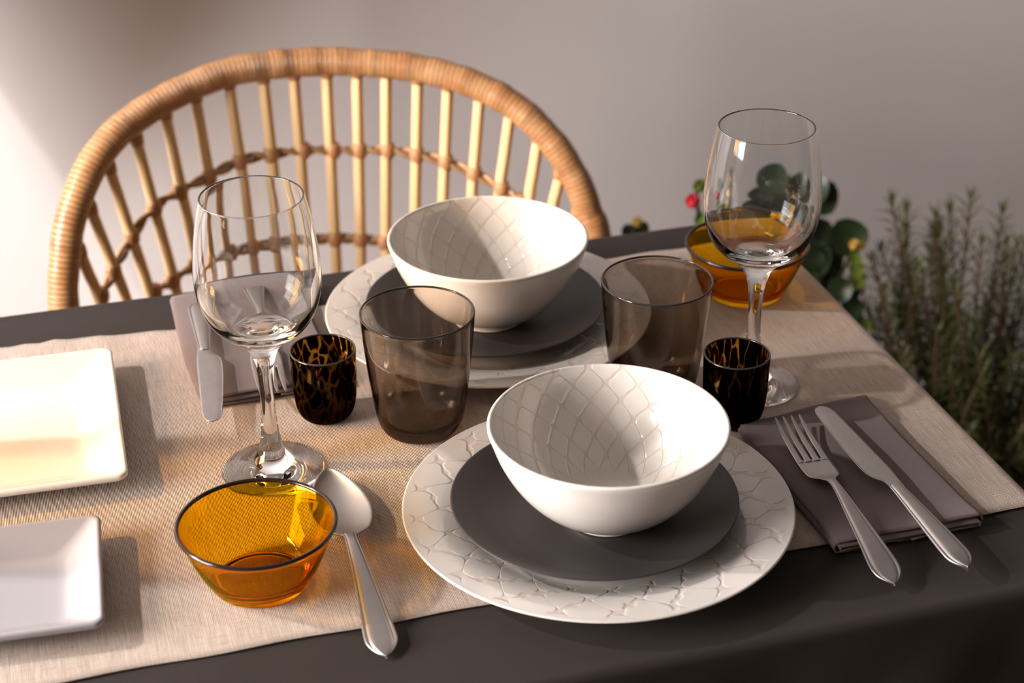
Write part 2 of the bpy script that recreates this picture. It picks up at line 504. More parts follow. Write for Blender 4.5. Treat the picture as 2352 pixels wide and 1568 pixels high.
# ------------------------------------------------------------------ stoneware and plates
def dense(P, n=5): return catmull(P, n)
def seat_z(on_runner=True): return ZR if on_runner else ZT

# charger: rim radius .1375, rim height .0187
ch_prof = [(0, .0022), (.060, .0022)] + dense([(.078, .0018), (.0795, .0000), (.0825, .0000), (.085, .0022), (.100, .0085), (.120, .0138), (.134, .0166), (.1368, .0174), (.1375, .0182), (.1366, .0188), (.1345, .0186), (.118, .0163), (.100, .0120), (.088, .0075), (.081, .0055)], 5) + [(.074, .0050), (.05, .0048), (0, .0048)]
gp_prof = [(0, .0012), (.045, .0012)] + dense([(.052, .0008), (.0535, 0), (.0555, 0), (.058, .0016), (.075, .0068), (.092, .0142), (.0995, .0186), (.1009, .0197), (.1004, .0205), (.0985, .0203), (.090, .0168), (.075, .0098), (.062, .0055)], 5) + [(.050, .0040), (.03, .0036), (0, .0036)]
bw_prof = [(0, .0030), (.020, .0030)] + dense([(.0255, .0024), (.0270, .0000), (.0292, .0000), (.0305, .0030), (.0390, .0085), (.0500, .0160), (.0600, .0260), (.0690, .0385), (.0765, .0530), (.0815, .0670), (.0832, .0722), (.0832, .0742), (.0815, .0748), (.0802, .0735), (.0785, .0665), (.0735, .0535), (.0660, .0400), (.0570, .0285), (.0460, .0185), (.0350, .0120)], 5) + [(.022, .0090), (.010, .0082), (0, .0080)]
def inner_idx(P): return max(range(len(P)), key=lambda i: P[i][1])
def dish(name, prof, m, loc, label, cat, group, seg=128, rz=0):
    V, F, UV = lathe(prof, seg, inner_idx(prof)); o = meshobj(name, V, F, m, None, loc, UV)
    o.rotation_euler = (0, 0, rz)
    return tag(o, label, cat, group)
def copy_of(o, loc, label, rz=0):
    c = o.copy(); C.objects.link(c); c.location = loc; c['label'] = label; c.rotation_euler = (0, 0, rz); return c

ch1 = dish('charger_plate', ch_prof, M['charger'], (.3569, 1.0139, ZR), 'large cream charger plate with embossed lattice rim nearest the front table edge', 'plate', 'cream charger plates')
ch2 = copy_of(ch1, (.3642, 1.3241, ZR), 'large cream charger plate with embossed lattice rim in front of the rattan chair', 1.1)
gp1 = dish('side_plate', gp_prof, M['grey'], (.3542, 1.0140, ZR + .0052), 'matte charcoal plate on the front cream charger under a bowl', 'plate', 'matte charcoal plates')
gp2 = copy_of(gp1, (.3624, 1.3258, ZR + .0052), 'matte charcoal plate on the rear cream charger, nearer the rattan chair', .7)
bw1 = dish('bowl', bw_prof, M['bowl'], (.3628, 1.0123, ZR + .0095), 'cream glazed bowl with lattice inside on the front place setting', 'bowl', 'cream bowls')
bw2 = copy_of(bw1, (.3647, 1.3241, ZR + .0095), 'cream glazed bowl with lattice inside before the rattan chair', .9)

def rrect(hx, hy, r, n=10):
    P = []
    for cx, cy, a0 in ((hx - r, hy - r, 0), (-hx + r, hy - r, PI / 2), (-hx + r, -hy + r, PI), (hx - r, -hy + r, 1.5 * PI)):
        for k in range(n + 1):
            a = a0 + PI / 2 * k / n; P.append((cx + r * math.cos(a), cy + r * math.sin(a)))
    return P
def square_plate(name, hx, hy, rings, m, loc, rz, label, n=10):
    V, F = [], []
    for ins, z, r in rings:
        P = rrect(hx - ins, hy - ins, max(r, .001), n); V += [(x, y, z) for x, y in P]
    k = 4 * (n + 1)
    for j in range(len(rings) - 1):
        for i in range(k):
            F.append((j * k + i, j * k + (i + 1) % k, (j + 1) * k + (i + 1) % k, (j + 1) * k + i))
    F.append(tuple(reversed(range(k)))); F.append(tuple((len(rings) - 1) * k + i for i in range(k)))
    o = meshobj(name, V, F, m, None, loc); o.rotation_euler = (0, 0, rz)
    return tag(o, label, 'plate')
def sq_rings(ins, zr, r0, lip=.0045):
    ri = [(ins + .008, .0, r0 * .6), (ins, .0, r0 * .8)]
    ri += [(ins * .5, zr * .42, r0), (.0015, zr - lip - .001, r0), (.0003, zr - lip + .0008, r0), (0, zr - lip * .5, r0), (.0003, zr - .001, r0), (.0012, zr - .0002, r0), (.0024, zr, r0), (.0038, zr - .0004, r0 * .95)]
    for t in (0, .2, .4, .6, .75, .88, 1.0):
        e = .0048 + (ins - .002) * t
        ri.append((e, (zr - .0012) - (zr - .0012 - .0052) * (1 - (1 - t) ** 1.35), r0 * .9 + .004 * t))
    ri += [(ins + .008, .0050, r0 * .8 + .003), (ins + .020, .0050, r0 + .003)]
    return ri
square_plate('square_plate', .100, .100, sq_rings(.030, .0195, .008), M['white'], (-.0515, 1.2492, ZR - .0003), math.radians(-2.0),
             'glossy cream-white square plate at the left, behind the small grey one')
square_plate('square_plate', .064, .064, sq_rings(.024, .0190, .007), M['greyplate'], (-.0475, 1.0430, ZR - .0003), math.radians(-4.0),
             'small pale grey square plate at the left front corner of the runner')

# ------------------------------------------------------------------ glassware
def split_glass(root_name, loc, prof, cuts, names, m, label, cat, group, seg=96):
    """one continuous revolved glass cut into named parts by profile ranges"""
    t = empty(root_name, loc); tag(t, label, cat, group)
    for nm, ranges in zip(names, cuts):
        mb = MB()
        for a, b_ in ranges:
            V, F, UV = lathe(prof[a:b_ + 1], seg); mb.add(V, F, UV)
        o = mb.build(nm, m, t); caster(o)
    return t
def copy_tree(o, parent=None):
    c = o.copy(); C.objects.link(c); c.parent = parent
    for ch in [x for x in bpy.data.objects if x.parent == o]:
        copy_tree(ch, c)
    return c

foot_p = [(0, .0006), (.020, .0006)] + catmull([(.0340, .0001), (.0372, .0003), (.0379, .0010), (.0372, .0019), (.0340, .0027), (.0250, .0048), (.0165, .0085), (.0115, .0140), (.0088, .0200)], 6)
stem_p = catmull([(.0088, .0200), (.0074, .0280), (.0060, .0400), (.0053, .0520), (.0052, .0640), (.0056, .0760), (.0068, .0880), (.0092, .0980), (.0135, .1060)], 6)
bowl_p = catmull([(.0135, .1060), (.0200, .1120), (.0295, .1190), (.0372, .1285), (.0422, .1410), (.0447, .1560), (.0447, .1680), (.0430, .1850), (.0400, .2040), (.0366, .2195), (.0363, .2209), (.0357, .2213), (.0351, .2207), (.0354, .2190), (.0388, .2040), (.0418, .1850), (.0434, .1680), (.0433, .1560), (.0407, .1420), (.0352, .1305), (.0270, .1225), (.0180, .1180), (.0090, .1162), (0, .1158)], 6)
wprof = foot_p + stem_p[1:] + bowl_p[1:]
wprof[-1] = (0, wprof[-1][1])
iF = len(foot_p) - 1; iS = iF + len(stem_p) - 1
wg = split_glass('wine_glass', (.1498, 1.1529, ZR), wprof, [[(0, iF)], [(iF, iS)], [(iS, len(wprof) - 1)]], ['foot', 'stem', 'glass_bowl'], M['clear'],
                 'clear stemmed wine glass standing behind the front amber bowl', 'wine glass', 'clear wine glasses')
w2 = copy_tree(wg); w2.location = (.5381, 1.1672, ZR)
w2['label'] = 'clear stemmed wine glass at the right, standing in front of the rear amber bowl'

def single_glass(name, prof, m, loc, label, cat, group, seg=96, rz=0):
    V, F, UV = lathe(prof, seg); o = meshobj(name, V, F, m, None, loc, UV); o.rotation_euler = (0, 0, rz); caster(o)
    return tag(o, label, cat, group)
def lip(o, r, z, minor, m):
    P = [(r + minor * math.cos(2 * PI * k / 12), z + minor * math.sin(2 * PI * k / 12)) for k in range(13)]
    V, F, UV = lathe(P, 96); return meshobj('rim', V, F, m, o, uv=UV)
tum_p = [(0, .0010), (.022, .0008)] + catmull([(.0265, .0002), (.0292, .0022), (.0318, .0070), (.0338, .0140), (.0356, .0250), (.0380, .0430), (.0408, .0690), (.0428, .0930), (.0432, .0988), (.0430, .0998), (.0424, .1001), (.0419, .0996), (.0420, .0985), (.0414, .0930), (.0393, .0690), (.0364, .0430), (.0338, .0250), (.0312, .0150), (.0270, .0100), (.0210, .0085)], 6) + [(.010, .0080), (0, .0080)]
t1 = single_glass('tumbler', tum_p, M['smoke'], (.2696, 1.1801, ZR), 'smoked grey glass tumbler beside the left tortoiseshell cup', 'tumbler', 'smoked glass tumblers')
lip(t1, .0426, .0996, .0008, M['smokerim'])
t2 = copy_tree(t1); t2.location = (.4592, 1.1777, ZR); t2['label'] = ('smoked grey glass tumbler partly hidden behind the front cream bowl')
cup_p = [(0, .0010), (.010, .0008)] + catmull([(.0140, .0002), (.0180, .0022), (.0212, .0065), (.0232, .0130), (.0243, .0220), (.0249, .0350), (.0253, .0520), (.0254, .0575), (.0252, .0588), (.0246, .0592), (.0240, .0587), (.0238, .0570), (.0235, .0480), (.0230, .0350), (.0222, .0220), (.0200, .0130), (.0160, .0085), (.0110, .0070)], 6) + [(.005, .0066), (0, .0066)]
c1 = single_glass('votive_cup', cup_p, M['tortL'], (.2032, 1.2177, ZR), 'small dark tortoiseshell glass cup beside the left wine glass', 'cup', 'tortoiseshell glass cups')
lip(c1, .0247, .0586, .0008, M['smokerim'])
c2 = single_glass('votive_cup', cup_p, M['tortR'], (.5037, 1.1197, ZR), 'small dark tortoiseshell glass cup touching the front napkin by the right wine glass', 'cup', 'tortoiseshell glass cups')
lip(c2, .0247, .0586, .0008, M['smokerim'])
am_p = [(0, .0016), (.024, .0014)] + catmull([(.0290, .0006), (.0312, .0002), (.0330, .0016), (.0362, .0070), (.0405, .0150), (.0452, .0260), (.0494, .0370), (.0522, .0435), (.0534, .0456), (.0537, .0467), (.0532, .0475), (.0522, .0475), (.0514, .0466), (.0504, .0445), (.0476, .0370), (.0432, .0260), (.0382, .0155), (.0330, .0082), (.0280, .0054)], 6) + [(.018, .0050), (0, .0050)]
a1 = single_glass('amber_bowl', am_p, M['amber'], (.1181, 1.0167, ZR), 'small amber glass bowl beside the tablespoon', 'bowl', 'amber glass bowls', 128)
lip(a1, .0526, .0468, .0015, M['darkrim'])  # opaque dark ring paints the darkening from internal reflection in the lip
a2 = copy_tree(a1); a2.location = (.5971, 1.3203, ZR); a2['label'] = ('small amber glass bowl at the back right behind the wine glass')

# ------------------------------------------------------------------ cutlery
LIFT = 0.0
def strip(secs, prof_t, thick):
    """secs: (along, centre_x, half_width, z, crown); prof_t: list of (t, dz) across the top. closed skin in V, F"""
    V, F = [], []; n = len(prof_t)
    for s, cx, hw, z, cr in secs:
        for t, dz in prof_t: V.append((cx + t * hw, s, z + LIFT + cr * (1 - t * t) + dz * min(1, hw / .004)))
        for t, dz in reversed(prof_t): V.append((cx + t * hw * .97, s, z + LIFT + cr * (1 - t * t) * .3 - thick * min(1, .25 + .75 * (1 - t * t))))
    w = 2 * n
    for j in range(len(secs) - 1):
        for i in range(w):
            F.append((j * w + i, j * w + (i + 1) % w, (j + 1) * w + (i + 1) % w, (j + 1) * w + i))
    F.append(tuple(range(w))); F.append(tuple((len(secs) - 1) * w + i for i in reversed(range(w))))
    return V, F
T_FLAT = [(t / 8, 0) for t in range(-8, 9)]
T_GROOVE = [(-1, -.0002), (-.94, 0), (-.84, .0001), (-.79, -.0008), (-.74, -.0008), (-.69, 0), (-.4, 0), (0, 0), (.4, 0), (.69, 0), (.74, -.0008), (.79, -.0008), (.84, .0001), (.94, 0), (1, -.0002)]
def lerp(a, b, t): return a + (b - a) * t
def smooth_secs(keys, n=8):
    return [tuple(x) for x in catmull([tuple(map(float, k)) for k in keys], n)]

def place(t, head, tail):
    """the thing's own +y runs from the handle end to the head"""
    (x0, y0), (x1, y1) = tail, head
    t.rotation_euler = (0, 0, math.atan2(y1 - y0, x1 - x0) - PI / 2)

def make_fork(loc, head, tail, label):
    t = empty('fork', loc); tag(t, label, 'fork', 'table forks'); place(t, head, tail)
    # lengths: handle end at 0, neck .108, head to .199
    hk = [(0.0, 0, .0004, .0052, .0002), (.0035, 0, .0048, .0058, .0004), (.010, 0, .0092, .0068, .0005), (.020, 0, .0105, .0084, .0006), (.040, 0, .0088, .0112, .0008), (.070, 0, .0062, .0146, .0010), (.092, 0, .0042, .0170, .0011), (.106, 0, .0032, .0176, .0010), (.114, 0, .0038, .0164, .0008)]
    V, F = strip(smooth_secs(hk), T_GROOVE, .0022); MB().add(V, F).build('handle', M['steel'], t)
    mb = MB()
    pk = [(.112, 0, .0036, .0168, .0006), (.117, 0, .0060, .0154, .0002), (.123, 0, .0108, .0136, -.0004), (.130, 0, .0124, .0124, -.0006), (.142, 0, .0126, .0120, -.0005), (.149, 0, .0124, .0121, -.0002)]
    mb.add(*strip(smooth_secs(pk), T_FLAT, .0018))
    for i in range(4):
        c0 = (-1.5 + i) * .0066; c1 = (-1.5 + i) * .0064
        tk = [(.146, c0, .0026, .0121, .0001), (.152, c0, .0025, .0124, .0002), (.172, lerp(c0, c1, .5), .0022, .0142, .0003), (.190, c1, .0014, .0172, .0003), (.1975, c1, .0009, .0188, .0002), (.200, c1, .0004, .0193, .0001)]
        mb.add(*strip(smooth_secs(tk, 5), [(-1, -.0002), (-.6, 0), (0, 0), (.6, 0), (1, -.0002)], .0017))
    mb.build('tines', M['steel'], t)
    return t
def make_knife(loc, head, tail, label):
    t = empty('knife', loc); tag(t, label, 'knife', 'table knives'); place(t, head, tail)
    hk = [(0.0, 0, .0004, .0035, .0006), (.004, 0, .0050, .0038, .0014), (.010, 0, .0086, .0044, .0018), (.018, 0, .0096, .0050, .0022), (.040, 0, .0086, .0062, .0024), (.070, 0, .0066, .0078, .0022), (.090, 0, .0054, .0088, .0018), (.097, 0, .0050, .0092, .0012), (.100, 0, .0034, .0094, .0006)]
    V, F = strip(smooth_secs(hk), T_GROOVE, .0042); MB().add(V, F).build('handle', M['steel'], t)
    bk = [(.094, 0, .0052, .0092, .0004), (.104, .0004, .0058, .0092, .0002), (.112, -.0018, .0088, .0092, .0001), (.122, -.0026, .0102, .0092, .0001), (.145, -.0022, .0100, .0092, .0001), (.175, -.0010, .0090, .0092, .0001), (.200, .0002, .0078, .0092, .0001), (.208, .0004, .0066, .0092, .0001), (.2125, .0004, .0044, .0092, .0001), (.2142, .0004, .0012, .0092, 0)]
    V, F = strip(smooth_secs(bk), [(-1, -.0006), (-.85, -.0002), (-.3, 0), (.3, 0), (.85, 0), (1, -.0001)], .0014)
    MB().add(V, F).build('blade', M['steel'], t)
    return t
fz = ZR + .0088
make_fork((.5209, .8824, ZR + .001), (.5310, 1.0820), (.5209, .8824), 'steel fork with four tines resting on the front right folded napkin')
make_knife((.5725, .8782, fz - .0004), (.5620, 1.0880), (.5725, .8782), 'steel table knife beside the fork on the front right folded napkin')
make_knife((.1320, 1.4190, fz - .0002), (.1140, 1.1980), (.1320, 1.4190), 'steel table knife on the rear left folded napkin, blade towards the viewer')
make_fork((.1800, 1.4310, ZR + .0012), (.1660, 1.2450), (.1800, 1.4310), 'steel fork on the rear left folded napkin seen through the wine glass')

t = empty('tablespoon', (.1805, .9114, ZT + .0024)); tag(t, 'satin steel tablespoon lying between the front amber bowl and the front charger', 'spoon')
place(t, (.1865, 1.1265), (.1805, .9114))
hk = [(0.0, 0, .0004, .0010, .0002), (.0035, 0, .0050, .0014, .0004), (.011, 0, .0096, .0022, .0006), (.020, 0, .0108, .0030, .0008), (.045, 0, .0090, .0056, .0010), (.080, 0, .0066, .0100, .0012), (.105, -.0004, .0050, .0128, .0013), (.117, -.0006, .0044, .0132, .0012), (.126, -.0004, .0050, .0118, .0006)]
V, F = strip(smooth_secs(hk), T_GROOVE, .0024); MB().add(V, F).build('handle', M['steel'], t)
V, F = [], []; ns, nt_ = 36, 24
for j in range(ns + 1):
    s = j / ns; y = .119 + .0945 * s * 1.02
    # egg outline
    hw = .0208 * (max(0, math.sin(PI * min(1, s ** .82))) ** .62) if 0 < s < 1 else .0006
    if s < .12: hw = max(hw * s / .12, .0040 * (1 - s / .12) + .0002)
    rimz = .0118 - .0030 * s + .0035 * (s - .5) ** 2
    dep = .0085 * (math.sin(PI * s) ** .7 if 0 < s < 1 else 0)
    for i in range(nt_ + 1):
        q = -1 + 2 * i / nt_; V.append((q * hw, y, rimz - dep * (1 - abs(q) ** 2.3)))
for j in range(ns):
    for i in range(nt_):
        a = j * (nt_ + 1) + i; F.append((a, a + 1, a + nt_ + 2, a + nt_ + 1))
o = meshobj('spoon_bowl', V, F, M['steel'], t); so = o.modifiers.new('thick', 'SOLIDIFY'); so.thickness = .0011; so.offset = -1

# ------------------------------------------------------------------ folded napkins
def napkin(loc, rz, w, l, label, seed, cut=0, zoff=0, over=None):
    """a cloth ribbon rolled flat (three layers), then extruded along its length"""
    P = []; h = .0088
    def arc(cx, cz, r, a0, a1, n=8):
        for k in range(n + 1):
            a = a0 + (a1 - a0) * k / n; P.append((cx + r * math.cos(a), cz + r * math.sin(a)))
    P += [(w * .45, .0035), (w * .25, .0034)]
    P += [(.006, .0036)]; arc(.0050, .0052, .0016, -PI / 2, -3 * PI / 2, 6)        # small inner fold at the left
    P += [(w * .3, .0058), (w * .7, .0056), (w - .010, .0056)]
    P += [(w - .006, .0054)]; arc(w - .0052, .0041, .0013, PI / 2, -PI / 2, 6)     # inner fold at the right
    P += [(w * .8, .0026), (w * .5, .0022)]
    Q = [(w * .42, .0010), (w * .7, .0010), (w - .0042, .0010)]
    P2 = []
    for k in range(9):
        a = -PI / 2 + PI * k / 8; P2.append((w - .0040 + .0034 * math.cos(a), .0044 + .0034 * math.sin(a)))
    Q += P2 + [(w * .75, h), (w * .5, h + .0003), (w * .25, h), (.0036, h)]
    for k in range(9):
        a = PI / 2 + PI * k / 8; Q.append((.0036 + .0034 * math.cos(a), .0044 + .0034 * math.sin(a)))
    Q += [(w * .25, .0012)]
    mb = MB(); n = 46
    for ci, path in enumerate((P, Q)):
        path = catmull(path, 3); V = []; UV = []
        for j in range(n + 1):
            s = j / n
            for (x, z) in path:
                top = max(0, (z - .003) / .005)
                dy0 = .0016 * mnoise.noise((x * 40 + ci * 9, z * 500, seed)) - (.0025 if ci == 0 else 0)
                l_end = l + cut * (x / w) * .014
                y = lerp(dy0, l_end - dy0, s)
                wr = .0016 * mnoise.noise((x * 26 + seed, y * 22, 0)) * min(1, s * 9, (1 - s) * 9)
                puff = .0018 * math.exp(-(s * 9) ** 2) * math.exp(-((x - w) / .03) ** 2)
                V.append((x + .0014 * math.sin(y * 30 + seed), y, z + top * (wr + puff)))
        m_ = len(path)
        F = [(j * m_ + i, j * m_ + i + 1, (j + 1) * m_ + i + 1, (j + 1) * m_ + i) for j in range(n) for i in range(m_ - 1)]
        mb.add(V, F)
    o = mb.build('napkin', M['nap'], None, loc); o.rotation_euler = (0, 0, rz)
    so = o.modifiers.new('thick', 'SOLIDIFY'); so.thickness = .0011; so.offset = 0
    return tag(o, label, 'napkin', 'folded linen napkins')
napkin((.5000, .9330, ZR - .0002), math.radians(0.5), .1150, .1650, 'dark mauve folded linen napkin under the fork and knife at the front right', 1.3, cut=1)
napkin((.2230, 1.4400, ZR + .0002), PI + math.radians(.5), .1150, .1830, 'mauve folded linen napkin at the back left behind the wine glass', 5.1)

# ------------------------------------------------------------------ rattan chair
CH = {"rim": [[0.0232, 1.6702, -0.1007], [0.0335, 1.6844, -0.0417], [0.0431, 1.6948, -0.0133], [0.0593, 1.7099, 0.0142], [0.0753, 1.723, 0.0329], [0.0977, 1.7387, 0.0495], [0.1131, 1.7484, 0.056], [0.14, 1.7635, 0.0654], [0.178, 1.7804, 0.0741], [0.2205, 1.7937, 0.0808], [0.2652, 1.8012, 0.0814], [0.301, 1.8026, 0.0799], [0.3324, 1.8008, 0.0781], [0.353, 1.7977, 0.076], [0.3862, 1.7897, 0.0728], [0.4187, 1.779, 0.0682], [0.4635, 1.758, 0.0567], [0.506, 1.7313, 0.0359], [0.5384, 1.7059, 0.0037], [0.56, 1.6853, -0.0337], [0.5716, 1.6721, -0.0697], [0.5781, 1.6642, -0.0965]], "sp": [[[0.0463, 1.6934, -0.0538], [0.0585, 1.6969, -0.107]], [[0.0625, 1.7092, -0.0164], [0.0866, 1.7149, -0.1224]], [[0.0863, 1.7283, 0.0168], [0.1125, 1.7297, -0.129]], [[0.117, 1.7486, 0.0354], [0.1406, 1.7437, -0.136]], [[0.1496, 1.7668, 0.0523], [0.1666, 1.7569, -0.1205]], [[0.1827, 1.7807, 0.0618], [0.189, 1.7739, -0.0315]], [[0.2192, 1.7922, 0.0677], [0.2249, 1.783, -0.0399]], [[0.2561, 1.7991, 0.0674], [0.2587, 1.7878, -0.0462]], [[0.2885, 1.8015, 0.0668], [0.2887, 1.7921, -0.0282]], [[0.3229, 1.8005, 0.0653], [0.3187, 1.7827, -0.113]], [[0.3545, 1.7962, 0.0639], [0.3448, 1.7759, -0.153]], [[0.3843, 1.7892, 0.0631], [0.3726, 1.7723, -0.1352]], [[0.4159, 1.7789, 0.056], [0.4057, 1.7677, -0.0916]], [[0.4452, 1.7662, 0.05], [0.4347, 1.758, -0.0794]], [[0.4753, 1.75, 0.0413], [0.4634, 1.7449, -0.0735]], [[0.5034, 1.7321, 0.0262], [0.4898, 1.7312, -0.069]], [[0.5286, 1.7128, 0.0022], [0.5181, 1.7132, -0.0691]], [[0.5473, 1.6953, -0.0347], [0.5399, 1.6972, -0.0728]], [[0.562, 1.6797, -0.0763], [0.5582, 1.6806, -0.0996]]], "r1": [[0.0618, 1.6997, -0.1068], [0.0773, 1.7121, -0.0879], [0.1004, 1.7296, -0.06], [0.1273, 1.7466, -0.0389], [0.1562, 1.7612, -0.0303], [0.1889, 1.7746, -0.0234], [0.223, 1.7848, -0.0145], [0.2568, 1.7909, -0.0138], [0.2922, 1.7935, -0.0142], [0.3237, 1.7918, -0.0173], [0.3517, 1.7883, -0.0194], [0.3812, 1.7819, -0.0204], [0.4108, 1.7723, -0.0248], [0.4398, 1.7604, -0.0322], [0.4672, 1.7462, -0.0435], [0.493, 1.73, -0.0573], [0.5107, 1.7178, -0.0701]], "r2": [[0.1171, 1.7326, -0.1271], [0.1378, 1.744, -0.1224], [0.1638, 1.7561, -0.1146], [0.1985, 1.7686, -0.1125], [0.2277, 1.7763, -0.1124], [0.2567, 1.7808, -0.1134], [0.288, 1.7832, -0.1147], [0.3185, 1.7825, -0.116], [0.3461, 1.7791, -0.1193], [0.372, 1.774, -0.1237]]}
def up(P): return [Vector((x, y, z + ZT)) for x, y, z in P]
chair = empty('rattan_chair', (.30, 1.50, 0)); tag(chair, 'round-backed rattan armchair behind the table, with cane spindles', 'chair')
off = Vector((.30, 1.50, 0))
def cpart(name, V, F, UV, m): return meshobj(name, [Vector(v) - off for v in V], F, m, chair, uv=UV)
SZ = .45
rim = up(CH['rim'])
# the hoop goes on down to the seat on either side
lo_l = [Vector((.060, 1.600, SZ + .02)), Vector((.028, 1.648, SZ + .11))]
lo_r = [Vector((.585, 1.640, SZ + .11)), Vector((.560, 1.595, SZ + .02))]
path = [Vector(p) for p in catmull([tuple(v) for v in (lo_l + rim + lo_r)], 16)]
tops = up([a for a, b_ in CH['sp']])
def hoop_r(p):
    d = min((p - q).length for q in tops)
    return .0154 + .0005 * mnoise.noise(p * 60) - .0009 * math.exp(-((max(0, d - .013)) / .0035) ** 2)
V, F, UV = tube(path, [hoop_r(p) for p in path], 24); cpart('back_hoop', V, F, UV, M['wrap'])
def on_hoop(u, right=False):
    return min(path, key=lambda q: abs(q.x - u) + (0 if q.z > SZ + .13 else 9))
ends = []
for (a, b_) in CH['sp']:
    A_, B_ = up([a, b_]); d = (B_ - A_)
    d = d / (-d.z); bot = A_ + d * (A_.z - (SZ + .005))
    mid = B_ if B_.z < A_.z - .02 else A_ + d * .05
    # towards the seat the canes stand steeper
    bot = A_ + Vector((d.x * .72, d.y * .72 + .0, -1)) * (A_.z - SZ - .004)
    top = A_ - d * .014
    pts = [tuple(top), tuple(A_), tuple(A_ + (mid - A_) * .5), tuple(mid), tuple(mid + (bot - mid) * .5), tuple(bot)]
    r = [.0062] * 31
    V, F, UV = tube([Vector(p) for p in catmull(pts, 6)], .0060, 10); cpart('spindle', V, F, UV, M['cane'])
    ends.append(bot)
# the wrapped joints where every cane meets the hoop
for (a, b_) in CH['sp']:
    A_, B_ = up([a, b_]); d = (A_ - B_).normalized()
    V, F, UV = tube([A_ - d * .004, A_ + d * .004, A_ + d * .014], [.0070, .0080, .0060], 10); cpart('hoop_binding', V, F, UV, M['bind'])
def ring(key):
    P = [Vector(p) for p in catmull([tuple(v) for v in up(CH[key])], 10)]
    mb = MB()
    for ph in (0, PI):
        Q, ln = [], 0
        for i, p in enumerate(P):
            if i: ln += (P[i] - P[i - 1]).length
            t = (P[min(i + 1, len(P) - 1)] - P[max(i - 1, 0)]).normalized()
            n_ = Vector((0, 0, 1)); b2 = t.cross(n_).normalized()
            a = ln * 110 + ph
            Q.append(p + (n_ * math.cos(a) + b2 * math.sin(a)) * .0032)
        V, F, UV = tube(Q, .0030, 8); mb.add(V, F, UV)
    mb.V = [tuple(Vector(v) - off) for v in mb.V]
    return mb.build('twisted_ring', M['twist'], chair)
ring('r1'); ring('r2')
for key in ('r1', 'r2'):
    for p in up(CH[key]):
        V, F, UV = lathe([(0, -.0085), (.0064, -.0080), (.0080, -.0045), (.0084, 0), (.0080, .0045), (.0064, .0080), (0, .0085)], 14)
        cpart('knot_binding', [Vector(v) + p for v in V], F, UV, M['bind'])
# seat: woven disc with a wrapped border, four legs
seatc = Vector((.31, 1.50, SZ))
P = [(seatc.x + .262 * math.cos(a), seatc.y + .235 * math.sin(a), SZ - .008) for a in [2 * PI * k / 64 for k in range(65)]]
V, F, UV = tube([Vector(p) for p in P], .015, 12, False); cpart('seat_hoop', V, F, UV, M['wrap'])
V = [(0, 0, .004)]; F = []
for k in range(64):
    a = 2 * PI * k / 64; V.append((.258 * math.cos(a), .231 * math.sin(a), 0))
F = [(0, 1 + k, 1 + (k + 1) % 64) for k in range(64)]
o = meshobj('seat', [Vector(v) + Vector((seatc.x, seatc.y, SZ - .006)) - off for v in V], F, M['bind'], chair, uv=[(v[0], v[1]) for v in V])
so = o.modifiers.new('thick', 'SOLIDIFY'); so.thickness = .012; so.offset = -1
for su in (-1, 1):
    for sv in (-1, 1):
        a = Vector((seatc.x + su * .17, seatc.y + sv * .15, SZ - .02)); b_ = Vector((seatc.x + su * .215, seatc.y + sv * .195, 0.001))
        V, F, UV = tube([a, (a + b_) / 2, b_], [.014, .0135, .012], 14); cpart('leg', V, F, UV, M['wrap'])

# ------------------------------------------------------------------ plants beyond the table
def pot(parent, r0, r1, h, m, soil_z):
    P = [(0, 0), (r0 * .9, 0)] + [(r0, .002), (r1 * .985, h - .022), (r1 * 1.04, h - .021), (r1 * 1.05, h - .001), (r1 * 1.03, h), (r1 * .96, h), (r1 * .94, h - .004), (r1 * .92, soil_z - .03), (0, soil_z - .03)]
    V, F, UV = lathe(P, 48); meshobj('pot', V, F, m, parent, uv=UV)
    V, F, UV = lathe([(0, soil_z - .028), (r1 * .915, soil_z - .028), (r1 * .925, soil_z), (r1 * .5, soil_z + .004), (0, soil_z + .006)], 48)
    meshobj('soil', V, F, M['soil'], parent, uv=UV)

def needle(mb, p, d, ln, w):
    d = d.normalized(); s = d.cross(Vector((0, 0, 1)))
    s = s.normalized() if s.length > .1 else Vector((1, 0, 0))
    n_ = s.cross(d); b0 = len(mb.V)
    q = p + d * ln * .5 + n_ * ln * .05; e = p + d * ln
    mb.V += [tuple(p - s * w * .4), tuple(p + s * w * .4), tuple(q + s * w), tuple(q - s * w), tuple(e), tuple(q + n_ * w * .5)]
    mb.U += [(0, 0)] * 6
    mb.F += [(b0, b0 + 1, b0 + 2, b0 + 5), (b0, b0 + 5, b0 + 3), (b0 + 3, b0 + 5, b0 + 4), (b0 + 5, b0 + 2, b0 + 4)]

